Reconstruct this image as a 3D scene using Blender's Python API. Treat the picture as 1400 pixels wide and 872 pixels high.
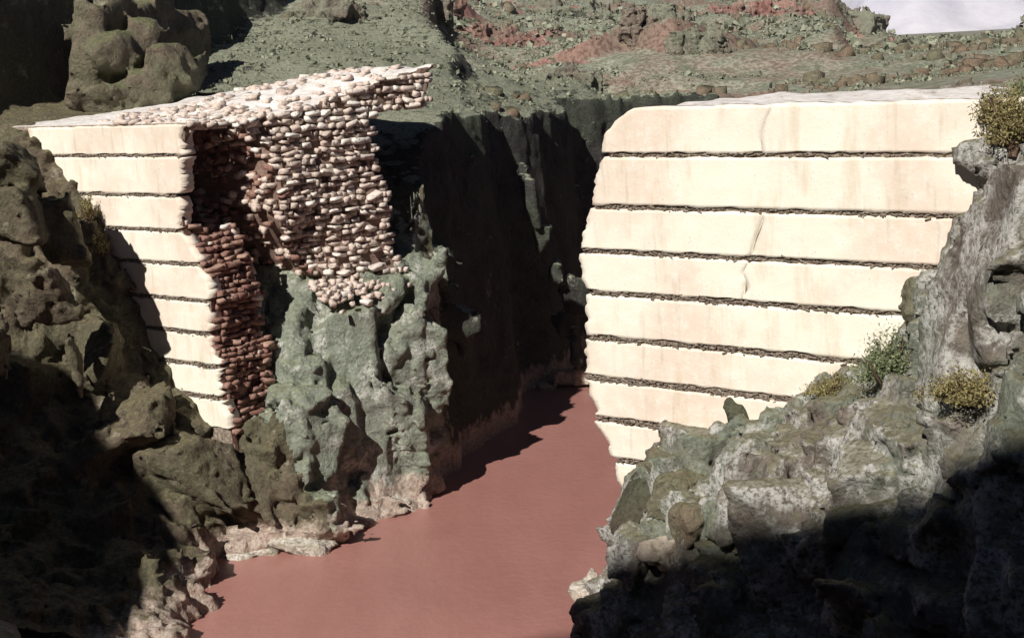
import bpy, math, random
import numpy as np
from mathutils import Matrix, Vector
for o in list(bpy.data.objects): bpy.data.objects.remove(o)
SC = bpy.context.scene
COL = SC.collection
rng = np.random.default_rng(11)
random.seed(11)

# ------------------------------------------------------------------ camera
FPX = 1900.0                       # focal length in photograph pixels (1400 wide)
RHO = math.atan(.055)
PITCH = math.atan((436-75)*math.cos(RHO)/FPX)
FW = np.array([0, math.cos(PITCH), -math.sin(PITCH)])
U0 = np.array([0, math.sin(PITCH), math.cos(PITCH)])
RT = math.cos(RHO)*np.array([1., 0, 0]) - math.sin(RHO)*U0
UP = math.sin(RHO)*np.array([1., 0, 0]) + math.cos(RHO)*U0
cam = bpy.data.cameras.new('camera')
cam.sensor_width = 36; cam.lens = 36*FPX/1400; cam.clip_start = .5; cam.clip_end = 20000
camo = bpy.data.objects.new('camera', cam); COL.objects.link(camo)
camo.matrix_world = Matrix(((RT[0], UP[0], -FW[0], 0), (RT[1], UP[1], -FW[1], 0), (RT[2], UP[2], -FW[2], 0), (0, 0, 0, 1)))
SC.camera = camo
# ------------------------------------------------------------------ sky, sun, exposure
SUN_AZ, SUN_EL = math.radians(28), math.radians(40)      # behind the camera, 28 degrees to its left
SUN = np.array([-math.sin(SUN_AZ)*math.cos(SUN_EL), -math.cos(SUN_AZ)*math.cos(SUN_EL), math.sin(SUN_EL)])
w = bpy.data.worlds.new('World'); SC.world = w; w.use_nodes = True
nt = w.node_tree; nt.nodes.clear()
sky = nt.nodes.new('ShaderNodeTexSky'); sky.sky_type = 'NISHITA'; sky.sun_disc = False
sky.sun_elevation = SUN_EL; sky.sun_rotation = math.atan2(SUN[0], SUN[1])
sky.dust_density = .3; sky.air_density = .45; sky.ozone_density = 2.0; sky.altitude = 1500
bg = nt.nodes.new('ShaderNodeBackground'); bg.inputs[1].default_value = .05
wo = nt.nodes.new('ShaderNodeOutputWorld')
nt.links.new(sky.outputs[0], bg.inputs[0]); nt.links.new(bg.outputs[0], wo.inputs[0])
sl = bpy.data.lights.new('sun', 'SUN'); sl.energy = 5.0; sl.angle = math.radians(.5); sl.color = (1, .95, .87)
so = bpy.data.objects.new('sun', sl); COL.objects.link(so)
so.rotation_euler = Vector(SUN).to_track_quat('Z', 'Y').to_euler()
SC.view_settings.view_transform = 'Standard'; SC.view_settings.look = 'None'
SC.view_settings.exposure = 0.18; SC.view_settings.gamma = 1
SC.render.engine = 'CYCLES'

# ------------------------------------------------------------------ frames of reference
AZ = math.radians(52.65)           # the dam runs 52.65 degrees left of the view axis
ES = np.array([math.sin(AZ), -math.cos(AZ), 0]); EQ = np.array([math.cos(AZ), math.sin(AZ), 0])
P0 = np.array([5.459, 88.0, 0])
ZW = -38.5                         # river level; the camera is at z = 0
def W(px, py, Y):                  # a point seen at (px, py) at distance Y
    d = FW*FPX + RT*(px-700) - UP*(py-436)
    return d*(Y/d[1])
def D(s, q, z): return P0 + ES*s + EQ*q + np.array([0, 0, z])
def to_sq(x, y): return (x-P0[0])*ES[0]+(y-P0[1])*ES[1], (x-P0[0])*EQ[0]+(y-P0[1])*EQ[1]

# ------------------------------------------------------------------ noise
LAT = rng.random((64, 64, 64)).astype(np.float32)*2-1
def vnoise(x, y, z, sc, off=0.):
    x = x/sc+off+100.; y = y/sc+off*1.7+100.; z = z/sc+off*.6+100.
    xi = np.floor(x).astype(np.int32); yi = np.floor(y).astype(np.int32); zi = np.floor(z).astype(np.int32)
    fx = (x-xi); fy = (y-yi); fz = (z-zi)
    fx = fx*fx*(3-2*fx); fy = fy*fy*(3-2*fy); fz = fz*fz*(3-2*fz)
    a = 0
    for i in (0, 1):
        wx = fx if i else 1-fx
        for j in (0, 1):
            wy = fy if j else 1-fy
            for k in (0, 1):
                a = a + wx*wy*(fz if k else 1-fz)*LAT[(xi+i) & 63, (yi+j) & 63, (zi+k) & 63]
    return a
def fbm(x, y, z, sc, oct=4, off=0., gain=.5):
    a = 0; g = 1
    for o in range(oct):
        a = a + g*vnoise(x, y, z, sc, off+o*7.3); sc = sc*.5; g *= gain
    return a
RH = rng.random((64, 64, 64, 4)).astype(np.float32)
def worley(x, y, z, sc, off=0.):   # nearest jittered point: random tilt per cell and distance to the crack
    x = x/sc+off+50; y = y/sc+off+50; z = z/sc+off+50
    bx = np.floor(x-.5).astype(np.int32); by = np.floor(y-.5).astype(np.int32); bz = np.floor(z-.5).astype(np.int32)
    f1 = np.full(x.shape, 9., np.float32); f2 = f1.copy(); val = np.zeros(x.shape, np.float32)
    for i in (0, 1):
        for j in (0, 1):
            for k in (0, 1):
                R = RH[(bx+i) & 63, (by+j) & 63, (bz+k) & 63]
                dx = bx+i+.2+.6*R[..., 0]-x; dy = by+j+.2+.6*R[..., 1]-y; dz = bz+k+.2+.6*R[..., 2]-z
                d = np.sqrt(dx*dx+dy*dy+dz*dz)
                v = R[..., 3]*1.2-.6 + (R[..., 0]-.5)*dx*3. + (R[..., 1]-.5)*dy*3. + (R[..., 2]-.5)*dz*3.
                near = d < f1
                f2 = np.where(near, f1, np.minimum(f2, d)); val = np.where(near, v, val); f1 = np.where(near, d, f1)
    return val, f2-f1
def rocky(x, y, z, amp=1.):        # blocky, cracked rock relief in metres
    wx = x+.8*vnoise(x, y, z, 3.1, 3); wy = y+.8*vnoise(x, y, z, 3.1, 9); wz = z+.8*vnoise(x, y, z, 3.1, 5)
    n = .7*fbm(x, y, z, 9., 2, 1.)
    v1, e1 = worley(wx, wy, wz*.55, 4.0, .3); v2, e2 = worley(wx, wy, wz*.65, 1.8, 4.1); v3, e3 = worley(x, y, z, .9, 2.2)
    n = n + .85*v1 - .2*np.exp(-e1*26) + .55*v2 - .12*np.exp(-e2*20) + .3*v3
    g = .6; sc = 3.2
    for o in range(2):             # sharp-crested ribs, drawn out downwards
        n = n + g*(.3-np.abs(vnoise(wx, wy, z*.38, sc, 6.+5*o))); g *= .6; sc *= .5
    return n*amp

# ------------------------------------------------------------------ mesh helpers
def mesh_obj(name, v, f, mat=None, parent=None, smooth=False, link=True):
    me = bpy.data.meshes.new(name)
    v = np.asarray(v, np.float32); f = np.asarray(f, np.int32)
    me.vertices.add(len(v)); me.vertices.foreach_set('co', v.ravel())
    k = f.shape[1]; me.loops.add(f.size); me.loops.foreach_set('vertex_index', f.ravel())
    me.polygons.add(len(f)); me.polygons.foreach_set('loop_start', np.arange(0, f.size, k, dtype=np.int32))
    me.update(calc_edges=True); me.validate()
    if smooth: me.polygons.foreach_set('use_smooth', np.ones(len(me.polygons), bool))
    if mat: me.materials.append(mat)
    o = bpy.data.objects.new(name, me)
    if link: COL.objects.link(o)
    if parent: o.parent = parent
    return o
def tag(o, label=None, cat=None, group=None, kind=None):
    if label: o['label'] = label
    if cat: o['category'] = cat
    if group: o['group'] = group
    if kind: o['kind'] = kind
    return o
def empty(name, loc=(0, 0, 0)):
    o = bpy.data.objects.new(name, None); COL.objects.link(o); o.location = loc; o.empty_display_size = .5
    return o
def surface_net(F, xs, ys, zs):
    S = F < 0
    nx, ny, nz = F.shape
    cnt = np.zeros((nx-1, ny-1, nz-1), np.int8)
    for i in (0, 1):
        for j in (0, 1):
            for k in (0, 1): cnt += S[i:nx-1+i, j:ny-1+j, k:nz-1+k]
    I, J, K = np.nonzero((cnt > 0) & (cnt < 8))
    idx = np.full(cnt.shape, -1, np.int32); idx[I, J, K] = np.arange(len(I))
    acc = np.zeros((len(I), 3), np.float32); num = np.zeros(len(I), np.float32)
    cs = [(i, j, k) for i in (0, 1) for j in (0, 1) for k in (0, 1)]
    for a in cs:
        for ax in range(3):
            if a[ax]: continue
            b = list(a); b[ax] = 1
            fa = F[I+a[0], J+a[1], K+a[2]]; fb = F[I+b[0], J+b[1], K+b[2]]
            m = (fa < 0) != (fb < 0)
            t = np.where(m, fa/np.where(m, fa-fb, 1), 0)
            p = np.stack([np.full(len(I), float(c), np.float32) for c in a], 1); p[:, ax] = t
            acc += np.where(m[:, None], p, 0); num += m
    acc /= num[:, None]
    h = xs[1]-xs[0]
    V = np.stack([xs[I], ys[J], zs[K]], 1)+acc*h
    Q = []
    sx = S[:-1, 1:-1, 1:-1] != S[1:, 1:-1, 1:-1]; i, j, k = np.nonzero(sx); j += 1; k += 1
    q = np.stack([idx[i, j-1, k-1], idx[i, j, k-1], idx[i, j, k], idx[i, j-1, k]], 1); fl = S[i+1, j, k]
    q[fl] = q[fl][:, ::-1]; Q.append(q)
    sy = S[1:-1, :-1, 1:-1] != S[1:-1, 1:, 1:-1]; i, j, k = np.nonzero(sy); i += 1; k += 1
    q = np.stack([idx[i-1, j, k-1], idx[i-1, j, k], idx[i, j, k], idx[i, j, k-1]], 1); fl = S[i, j+1, k]
    q[fl] = q[fl][:, ::-1]; Q.append(q)
    sz = S[1:-1, 1:-1, :-1] != S[1:-1, 1:-1, 1:]; i, j, k = np.nonzero(sz); i += 1; j += 1
    q = np.stack([idx[i-1, j-1, k], idx[i, j-1, k], idx[i, j, k], idx[i-1, j, k]], 1); fl = S[i, j, k+1]
    q[fl] = q[fl][:, ::-1]; Q.append(q)
    return V, np.concatenate(Q)

# ------------------------------------------------------------------ materials
class NT:
    def __init__(s, name):
        s.m = bpy.data.materials.new(name); s.m.use_nodes = True; s.t = s.m.node_tree; s.n = s.t.nodes
        s.b = s.n['Principled BSDF']; s.pos = s.n.new('ShaderNodeNewGeometry').outputs['Position']
        s.nor = s.pos.node.outputs['True Normal']
    def set(s, i, v):
        if hasattr(v, 'is_output'): s.t.links.new(v, i)
        elif i.type == 'RGBA' and len(v) == 3: i.default_value = (*v, 1)
        else: i.default_value = v
    def noise(s, scale, detail=4, rough=.55, vec=None):
        n = s.n.new('ShaderNodeTexNoise'); n.inputs['Scale'].default_value = scale; n.inputs['Detail'].default_value = detail
        n.inputs['Roughness'].default_value = rough; s.t.links.new(vec or s.pos, n.inputs['Vector']); return n.outputs[0]
    def voro(s, scale, feat='F1', vec=None, out='Distance'):
        n = s.n.new('ShaderNodeTexVoronoi'); n.feature = feat; n.inputs['Scale'].default_value = scale
        s.t.links.new(vec or s.pos, n.inputs['Vector']); return n.outputs[out]
    def ramp(s, x, stops, interp='LINEAR'):
        n = s.n.new('ShaderNodeValToRGB'); cr = n.color_ramp; cr.interpolation = interp
        while len(cr.elements) < len(stops): cr.elements.new(.5)
        for e, (p, c) in zip(cr.elements, stops):
            e.position = p; e.color = (c if len(c) == 4 else (*c, 1)) if hasattr(c, '__len__') else (c, c, c, 1)
        s.set(n.inputs[0], x); return n.outputs[0]
    def math(s, op, a, b=0., c=0.):
        n = s.n.new('ShaderNodeMath'); n.operation = op; s.set(n.inputs[0], a); s.set(n.inputs[1], b); s.set(n.inputs[2], c); return n.outputs[0]
    def mix(s, f, a, b, mode='MIX'):
        n = s.n.new('ShaderNodeMix'); n.data_type = 'RGBA'; n.blend_type = mode
        s.set(n.inputs['Factor'], f)
        for i, v in ((6, a), (7, b)): s.set(n.inputs[i], v if hasattr(v, 'is_output') else (*v, 1))
        return n.outputs[2]
    def sep(s, v, k):
        n = s.n.new('ShaderNodeSeparateXYZ'); s.t.links.new(v, n.inputs[0]); return n.outputs[k]
    def smooth(s, x, a, b):
        n = s.n.new('ShaderNodeMapRange'); n.interpolation_type = 'SMOOTHSTEP'; s.set(n.inputs[0], x)
        n.inputs[1].default_value = a; n.inputs[2].default_value = b; return n.outputs[0]
    def mapped(s, scale):
        n = s.n.new('ShaderNodeMapping'); n.inputs['Scale'].default_value = scale; s.t.links.new(s.pos, n.inputs[0]); return n.outputs[0]
    def finish(s, col, rough=.9, bump=None, strength=.6, dist=.2, spec=.2):
        s.set(s.b.inputs['Base Color'], col); s.set(s.b.inputs['Roughness'], rough); s.b.inputs['Specular IOR Level'].default_value = spec
        if bump is not None:
            n = s.n.new('ShaderNodeBump'); n.inputs['Strength'].default_value = strength; n.inputs['Distance'].default_value = dist
            s.t.links.new(bump, n.inputs['Height']); s.t.links.new(n.outputs[0], s.b.inputs['Normal'])
        return s.m

def rock_material(name, dark, mid, green, pale, pale_at=.62, grass=(.15, .155, .085), grass_amt=1., bleach=True):
    k = NT(name)
    n1 = k.noise(.11, 5, .6); n2 = k.noise(.55, 5, .65); n3 = k.noise(3.2, 6, .7)
    c = k.ramp(k.math('MULTIPLY_ADD', n2, .6, k.math('MULTIPLY', n3, .4)), [(.34, dark), (.5, mid), (.66, [v*1.45 for v in mid])])
    c = k.mix(k.smooth(n1, .42, .6), c, k.ramp(n3, [(.3, [v*.55 for v in green]), (.68, [v*1.25 for v in green])]))
    pl = k.math('MULTIPLY', k.smooth(k.noise(.33, 6, .7), pale_at-.06, pale_at+.07), k.smooth(n3, .36, .56))
    c = k.mix(pl, c, pale)
    up = k.math('MULTIPLY_ADD', k.math('SUBTRACT', n2, .5), .7, k.sep(k.nor, 2))
    gr = k.math('MULTIPLY', k.smooth(up, .62, .86), grass_amt)
    c = k.mix(gr, c, k.ramp(n3, [(.3, [v*.5 for v in grass]), (.5, grass), (.72, [v*1.5 for v in grass])]))
    if bleach:                      # the band the river has scoured and silted
        z = k.math('MULTIPLY_ADD', k.math('SUBTRACT', n2, .5), 5., k.sep(k.pos, 2))
        c = k.mix(k.math('MULTIPLY', k.smooth(z, -35.6, -36.8), .9), c, k.ramp(n3, [(.3, (.3, .17, .14)), (.55, (.56, .47, .4)), (.7, (.66, .6, .52))]))
    h = k.math('MULTIPLY_ADD', n2, .8, k.math('MULTIPLY', n3, .7))
    return k.finish(c, .95, h, .9, .55, .1)

M = {}
M['rock_left'] = rock_material('olive_brown_rock', (.04, .03, .023), (.135, .108, .078), (.135, .125, .082), (.34, .3, .23), .62, grass=(.16, .14, .088))
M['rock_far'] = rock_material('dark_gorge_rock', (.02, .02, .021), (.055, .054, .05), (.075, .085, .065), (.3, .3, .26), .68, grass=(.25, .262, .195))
M['rock_right'] = rock_material('grey_green_rock', (.09, .07, .06), (.2, .17, .145), (.22, .24, .19), (.55, .54, .51), .51, grass=(.2, .185, .115), grass_amt=.7)
M['crag'] = rock_material('brown_crag_rock', (.06, .045, .035), (.17, .14, .105), (.17, .165, .11), (.32, .29, .24), .68, bleach=False)

# hills: sage scrub, bare earth, red outcrops where it is steep
k = NT('hill_ground')
n1 = k.noise(.035, 5, .6); n2 = k.noise(.2, 6, .65); n3 = k.noise(1.3, 5, .7)
c = k.ramp(k.math('MULTIPLY_ADD', n1, .55, k.math('MULTIPLY', n2, .45)), [(.36, (.3, .235, .195)), (.46, (.33, .305, .25)), (.54, (.315, .34, .27)), (.66, (.42, .44, .37))])
c = k.mix(k.smooth(n3, .4, .62), k.mix(1, c, (.5, .48, .44), 'MULTIPLY'), c)
c = k.mix(k.math('MULTIPLY', k.smooth(n2, .52, .64), .6), c, (.13, .135, .095))
steep = k.smooth(k.math('MULTIPLY_ADD', k.math('SUBTRACT', n2, .5), .35, k.sep(k.nor, 2)), .86, .7)
red = k.mix(k.math('MULTIPLY', k.smooth(k.noise(.02, 3), .44, .54), k.smooth(k.sep(k.pos, 1), 215, 250)), (.22, .17, .135), (.34, .19, .16))
c = k.mix(steep, c, k.mix(k.smooth(n3, .3, .6), (.1, .06, .05), red))
M['hill'] = k.finish(c, .95, k.math('MULTIPLY_ADD', n2, 1.5, n3), .5, .6, .05)

# muddy river
k = NT('muddy_water')
n1 = k.noise(.06, 4, .6); st = k.noise(.35, 4, .6, k.mapped((1., .25, 1.)))
c = k.ramp(k.math('MULTIPLY_ADD', n1, .6, k.math('MULTIPLY', st, .4)), [(.35, (.325, .152, .13)), (.65, (.385, .188, .163))])
M['water'] = k.finish(c, .32, k.math('MULTIPLY_ADD', k.noise(1.4, 5, .65), 1., k.math('MULTIPLY', st, 1.)), .3, .2, .4)

# rendered face of the dam
def face_material(name):
    k = NT(name)
    n1 = k.noise(.12, 4, .5); n2 = k.noise(.7, 5, .65, k.mapped((1, 1, .22))); n3 = k.noise(6, 5, .7); n4 = k.noise(1.3, 5, .7)
    c = k.mix(k.smooth(n1, .42, .6), (.82, .765, .655), (.74, .625, .525))
    c = k.mix(k.math('MULTIPLY', k.smooth(n4, .42, .68), .5), c, (.84, .81, .74))
    c = k.mix(k.math('MULTIPLY', k.smooth(n2, .52, .7), .5), c, (.6, .5, .38))
    st = k.noise(1.9, 4, .6, k.mapped((1, 1, .1))); c = k.mix(k.math('MULTIPLY', k.math('MULTIPLY', k.smooth(st, .55, .72), k.smooth(n1, .4, .55)), .45), c, (.5, .42, .34))
    c = k.mix(k.math('MULTIPLY', k.math('MULTIPLY', k.smooth(n3, .56, .7), k.smooth(n4, .47, .62)), .65), c, (.38, .31, .22))
    return k.finish(c, .9, k.math('MULTIPLY_ADD', n3, .5, n4), .35, .1, .1)
M['face'] = face_material('cream_lime_render')
k = NT('joint_growth'); n3 = k.noise(4, 5, .7)
M['joint'] = k.finish(k.ramp(n3, [(.3, (.1, .078, .062)), (.5, (.23, .185, .15)), (.68, (.45, .39, .32))]), .95, n3, .8, .1, .05)
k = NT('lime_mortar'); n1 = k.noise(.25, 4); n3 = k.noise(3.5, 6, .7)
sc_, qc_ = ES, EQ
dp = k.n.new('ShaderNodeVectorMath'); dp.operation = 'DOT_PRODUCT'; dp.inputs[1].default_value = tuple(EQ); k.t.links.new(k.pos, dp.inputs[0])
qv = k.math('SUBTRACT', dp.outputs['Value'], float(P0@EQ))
red_shade = k.math('MULTIPLY', k.smooth(k.math('MULTIPLY_ADD', n1, 4., qv), 9.5, 6.5), k.smooth(k.sep(k.pos, 2), -4.5, -6))  # reddish front strip; also painted over the hollow to deepen its shade
c = k.mix(red_shade, (.27, .19, .16), (.13, .06, .052))
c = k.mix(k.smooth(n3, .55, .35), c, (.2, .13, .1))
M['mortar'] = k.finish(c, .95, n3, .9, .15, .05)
def stone_mat(name, a, b):
    k = NT(name); oi = k.n.new('ShaderNodeObjectInfo'); n3 = k.noise(2.6, 4, .7)
    f = k.math('MULTIPLY_ADD', oi.outputs['Random'], .5, k.math('MULTIPLY', k.noise(.8, 3), .6))
    c = k.mix(k.smooth(f, .25, .85), a, b)
    c = k.mix(k.smooth(n3, .5, .32), c, [v*.45 for v in a])
    return k.finish(c, .9, n3, .6, .08, .1)
M['stone'] = stone_mat('cream_rubble_stone', (.58, .47, .41), (.86, .81, .75))
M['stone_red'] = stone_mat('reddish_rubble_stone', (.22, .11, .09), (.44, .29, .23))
k = NT('crest_mortar'); n3 = k.noise(2, 6, .7); n2 = k.noise(.5, 4)
c = k.ramp(k.math('MULTIPLY_ADD', n2, .5, k.math('MULTIPLY', n3, .5)), [(.33, (.25, .17, .14)), (.42, (.6, .55, .52)), (.6, (.78, .76, .74))])
M['crest'] = k.finish(c, .95, n3, .6, .1, .05)
def leaf_mat(name, a, b):
    k = NT(name); oi = k.n.new('ShaderNodeNewGeometry')
    c = k.mix(oi.outputs['Random Per Island'], a, b); return k.finish(c, .8, None, spec=.1)
M['leaf'] = leaf_mat('sage_leaves', (.1, .125, .065), (.24, .27, .15))
M['leaf_dry'] = leaf_mat('dry_leaves', (.13, .1, .05), (.33, .29, .13))
M['scrub'] = leaf_mat('hill_scrub', (.12, .13, .095), (.33, .345, .26))
k = NT('twig_bark'); M['twig'] = k.finish((.12, .08, .055), .9, k.noise(20), .4, .02)

# ------------------------------------------------------------------ the lie of the land
CH = np.array([(-150, -20), (-60, 0), (-23, 40), (-24.6, 91.3), (-25.4, 109.2), (-23, 108.2), (-16.5, 107.6), (-14.1, 114.4), (-7.6, 123.7), (3, 158.7), (10.5, 182), (15, 188), (60, 197),
               (60, 176), (30, 165), (21, 125), (17, 107), (5.0, 90.4), (4.3, 88.6), (3.4, 75), (4, 40), (-20, 5), (-60, -25), (-150, -60)], float)
def chan_dist(x, y):               # signed distance from the river channel, inside negative
    d = np.full(x.shape, 1e9); ins = np.zeros(x.shape, bool)
    n = len(CH)
    for i in range(n):
        a = CH[i]; b = CH[(i+1) % n]; e = b-a
        t = np.clip(((x-a[0])*e[0]+(y-a[1])*e[1])/(e@e), 0, 1)
        d = np.minimum(d, np.hypot(x-a[0]-t*e[0], y-a[1]-t*e[1]))
        c = (a[1] > y) != (b[1] > y)
        with np.errstate(divide='ignore', invalid='ignore'):
            ins ^= c & (x < e[0]*(y-a[1])/(e[1] if e[1] else 1e-9)+a[0])
    return np.where(ins, -d, d)
CP = []
def cpd(*l):
    for s, q, z in l: CP.append(D(s, q, z))
def cpw(*l):
    for px, py, Y in l: CP.append(W(px, py, Y))
# left bank: foot of the dam face, then down towards the camera
cpd((-70, 3, -3.5), (-64, -1, -4), (-60, -1, -5), (-57, -1, -7), (-53, -1, -10.5), (-50, -1, -13.2), (-48, -1, -18), (-46.5, -1, -22.3), (-42, -1, -26.6), (-38, -1, -28.6), (-35.5, 0, -31),
    (-64, -8, -8), (-58, -8, -13), (-53, -8, -18), (-50, -7, -23.5), (-46, -7, -28.5), (-42, -7, -32), (-38, -5, -34.5), (-54, -3, -12.5), (-49.5, -3, -19), (-46, -3, -25), (-41, -3, -29.5),
    (-66, -20, -14), (-58, -20, -22), (-50, -20, -30), (-42, -20, -35), (-62, -45, -14), (-50, -45, -26), (-40, -45, -34))
# under and behind the left remnant
cpd((-36, 9, -18.6), (-35.6, 14, -18.3), (-35, 20, -19), (-39, 12, -18), (-38.5, 5, -28.6), (-37.5, 2, -29), (-50, 10, -7), (-46, 5, -20), (-44, 20, -9), (-35.5, 27, -7.5), (-40, 40, -6.5), (-46, 56, -8.2), (-50, 75, -9.5),
    (-60, 20, -3.6), (-52, 26, -3.6), (-45, 30, -5), (-70, 20, -3), (-58, 32, -3.5), (-66, 38, -3))
# right bank
cpd((-1, 0, -33), (.9, -1, -28.2), (6, -1, -25.5), (9.6, -1, -24.4), (13, -1, -22.9), (17.6, -1, -20.2), (21, -1, -17.4), (23, -1, -13), (25, -1, -8.6), (27, -1, -4.8), (33, 0, -1.5), (40, 0, 2),
    (3, -5, -31), (7.5, -4.6, -28.8), (13, -4, -24.5), (18, -4, -21.8), (22, -4, -19.2), (13, -7, -26.6), (18.3, -8.7, -25), (23, -10, -22.4), (27, -12, -19.9), (31, -14, -17.6), (25, -6, -18), (25.5, -3, -14), (28.6, -7.5, -14), (30.5, -8, -9), (33, -8, -3),
    (7.5, -7.2, -36), (13, -10, -35), (19, -11.6, -34), (24, -13.4, -32), (28, -15, -30), (33, -18, -27), (40, -22, -22), (36, -10, -2), (44, -8, 3),
    (2, 10, -12), (6, 14, -8), (12, 12, -7), (20, 10, -5), (30, 10, -3.5), (5, 22, -6), (20, 22, -4.6), (35, 22, -4))
CP += [np.array(p, float) for p in [(14, 45, -31), (22, 40, -27), (32, 40, -22), (10, 30, -24), (20, 25, -19), (32, 22, -14), (4, 12, -8), (16, 8, -6), (30, 5, -3), (0, -2, -1.8), (-6, -6, -3), (8, -4, -.5)]]
# unseen high left bank, shaped to throw shade over the lower left
CP += [np.array(p, float) for p in [(-48, 40, -8), (-53, 40, 10), (-56, 40, 17.5), (-59, 40, 23.5), (-63, 40, 29), (-67, 40, 34), (-74, 40, 45), (-95, 40, 52), (-62, 20, 18), (-72, 62, 16), (-58, 62, 2), (-46, 62, -16), (-90, 80, 8), (-64, 80, 2), (-52, 80, -12), (-85, 105, 4)]]
# hills beyond
cpw((640, 150, 140), (650, 125, 165), (640, 92, 188), (700, 108, 188), (760, 98, 215), (700, 90, 225), (830, 122, 205), (865, 138, 172), (770, 160, 168), (820, 150, 182),
    (400, 100, 166), (470, 98, 168), (560, 98, 176), (330, 18, 232), (450, 8, 250), (560, 14, 236), (585, 30, 222), (600, 92, 214), (640, 92, 236), (680, 75, 262), (300, 105, 170), (250, 90, 185),
    (640, 55, 285), (720, 60, 295), (600, 15, 320), (500, -15, 320), (800, 52, 330), (800, 12, 520), (900, 18, 480), (900, 72, 262), (930, 98, 214), (1000, 108, 172), (1000, 44, 420), (1070, 34, 420), (1150, 14, 430), (1182, 42, 440),
    (1100, 62, 330), (1100, 100, 178), (1200, 50, 600), (1200, 92, 200), (1300, 46, 700), (1300, 100, 160), (1385, 44, 480), (1400, 2, 360), (1450, -30, 330), (1400, 90, 140), (1500, 60, 150),
    (1000, 4, 900), (700, -25, 900), (300, -70, 700), (100, -60, 600), (0, -10, 280), (60, 30, 230), (-100, -30, 300), (-60, 100, 170), (1260, 36, 2500), (1330, 36, 2500), (900, 20, 2500), (1180, 30, 1500))
CP = np.array(CP)
def _phi(a, b): return np.hypot(a[:, None, 0]-b[None, :, 0], a[:, None, 1]-b[None, :, 1])
def lg(p): return p
_A = _phi(CP, CP); _A[np.diag_indices(len(CP))] -= .05
_B = np.block([[_A, np.ones((len(CP), 1))], [np.ones((1, len(CP))), np.zeros((1, 1))]])
_Wt = np.linalg.solve(_B, np.append(CP[:, 2], 0))
def plateau(x, y):
    sh = x.shape; p = np.stack([x.ravel(), y.ravel()], 1); out = np.empty(len(p))
    for i in range(0, len(p), 20000): out[i:i+20000] = _phi(p[i:i+20000], CP)@_Wt[:-1]+_Wt[-1]
    return out.reshape(sh)
# unseen hill behind the camera, its skyline shaped to shade the near right corner
def shade_pt(p, y0): t = (p[1]-y0)/-SUN[1]; return p[0]+SUN[0]*t, p[2]+SUN[2]*t
HB_Y = -120.
_sk = sorted(shade_pt(W(*p), HB_Y) for p in [(1400, 610, 58), (1300, 640, 62), (1200, 690, 66), (1100, 720, 70), (1000, 735, 75), (930, 745, 79), (860, 790, 84)])
SKX = np.array([_sk[0][0]-40, _sk[0][0]-6]+[a for a, b in _sk]+[_sk[-1][0]+60, _sk[-1][0]+200])
SKZ = np.array([_sk[0][1]-40, _sk[0][1]-10]+[b for a, b in _sk]+[_sk[-1][1]+5, _sk[-1][1]+10])
def sst(a, b, x): t = np.clip((x-a)/(b-a), 0, 1); return t*t*(3-2*t)
def scarp(x, y, pts, drops, width, fade, wob=3.):   # ground left of the line a>b stands higher by drop
    out = 0*x
    xw = x+wob*vnoise(x, y, 0*x, 11, 2.)+.4*wob*vnoise(x, y, 0*x, 3.5, 7.); yw = y+wob*vnoise(x, y, 0*x, 11, 8.)+.4*wob*vnoise(x, y, 0*x, 3.5, 3.)
    best = np.full(x.shape, 1e9); val = 0*x
    for (a, b, d0, d1) in zip(pts[:-1], pts[1:], drops[:-1], drops[1:]):
        a = np.asarray(a[:2], float); b = np.asarray(b[:2], float); e = b-a; L = np.hypot(*e)
        t = ((xw-a[0])*e[0]+(yw-a[1])*e[1])/(L*L); tc = np.clip(t, 0, 1)
        side = (e[0]*(yw-a[1])-e[1]*(xw-a[0]))/L
        dist = np.hypot(xw-a[0]-tc*e[0], yw-a[1]-tc*e[1])
        up = 1/(1+np.exp(np.clip(-side/width*4, -40, 40)))
        v = (d0+(d1-d0)*tc)*up*np.exp(-np.maximum(dist-2, 0)**2/(2*fade*fade))
        near = dist < best; val = np.where(near, v, val); best = np.minimum(best, dist)
    return val
SCARPS = [([(-53, 118), (-49.5, 138), (-44, 162), (-36, 190), (-31, 212)], (11, 14, 15, 12, 3), 1.6, 24, 2.),
          ([W(615, 54, 285), W(680, 60, 288), W(745, 52, 300)], (5, 7, 3), 2.2, 14, 4.),
          ([W(480, 24, 320), W(540, 30, 318), W(606, 32, 322)], (3, 6, 4), 2.2, 16, 4.),
          ([W(985, 62, 400), W(1060, 60, 410), W(1125, 66, 405)], (3, 7, 4), 2.5, 18, 5.),
          ([W(1100, 46, 450), W(1150, 50, 450), W(1186, 48, 470)], (6, 9, 7), 2.2, 22, 3.),
          ([W(868, 98, 232), W(925, 106, 230), W(985, 100, 240)], (4, 6, 3), 1.8, 12, 4.),
          ([W(602, 97, 205), W(590, 70, 225), W(585, 40, 250)], (6, 9, 6), 1.8, 22, 2.),
          ([W(740, 70, 300), W(790, 84, 290), W(850, 80, 300)], (2, 3.5, 2), 1.6, 14, 5.),
          ([W(780, 30, 470), W(850, 36, 470), W(930, 28, 480)], (3, 6, 3), 2.4, 24, 6.)]
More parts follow.
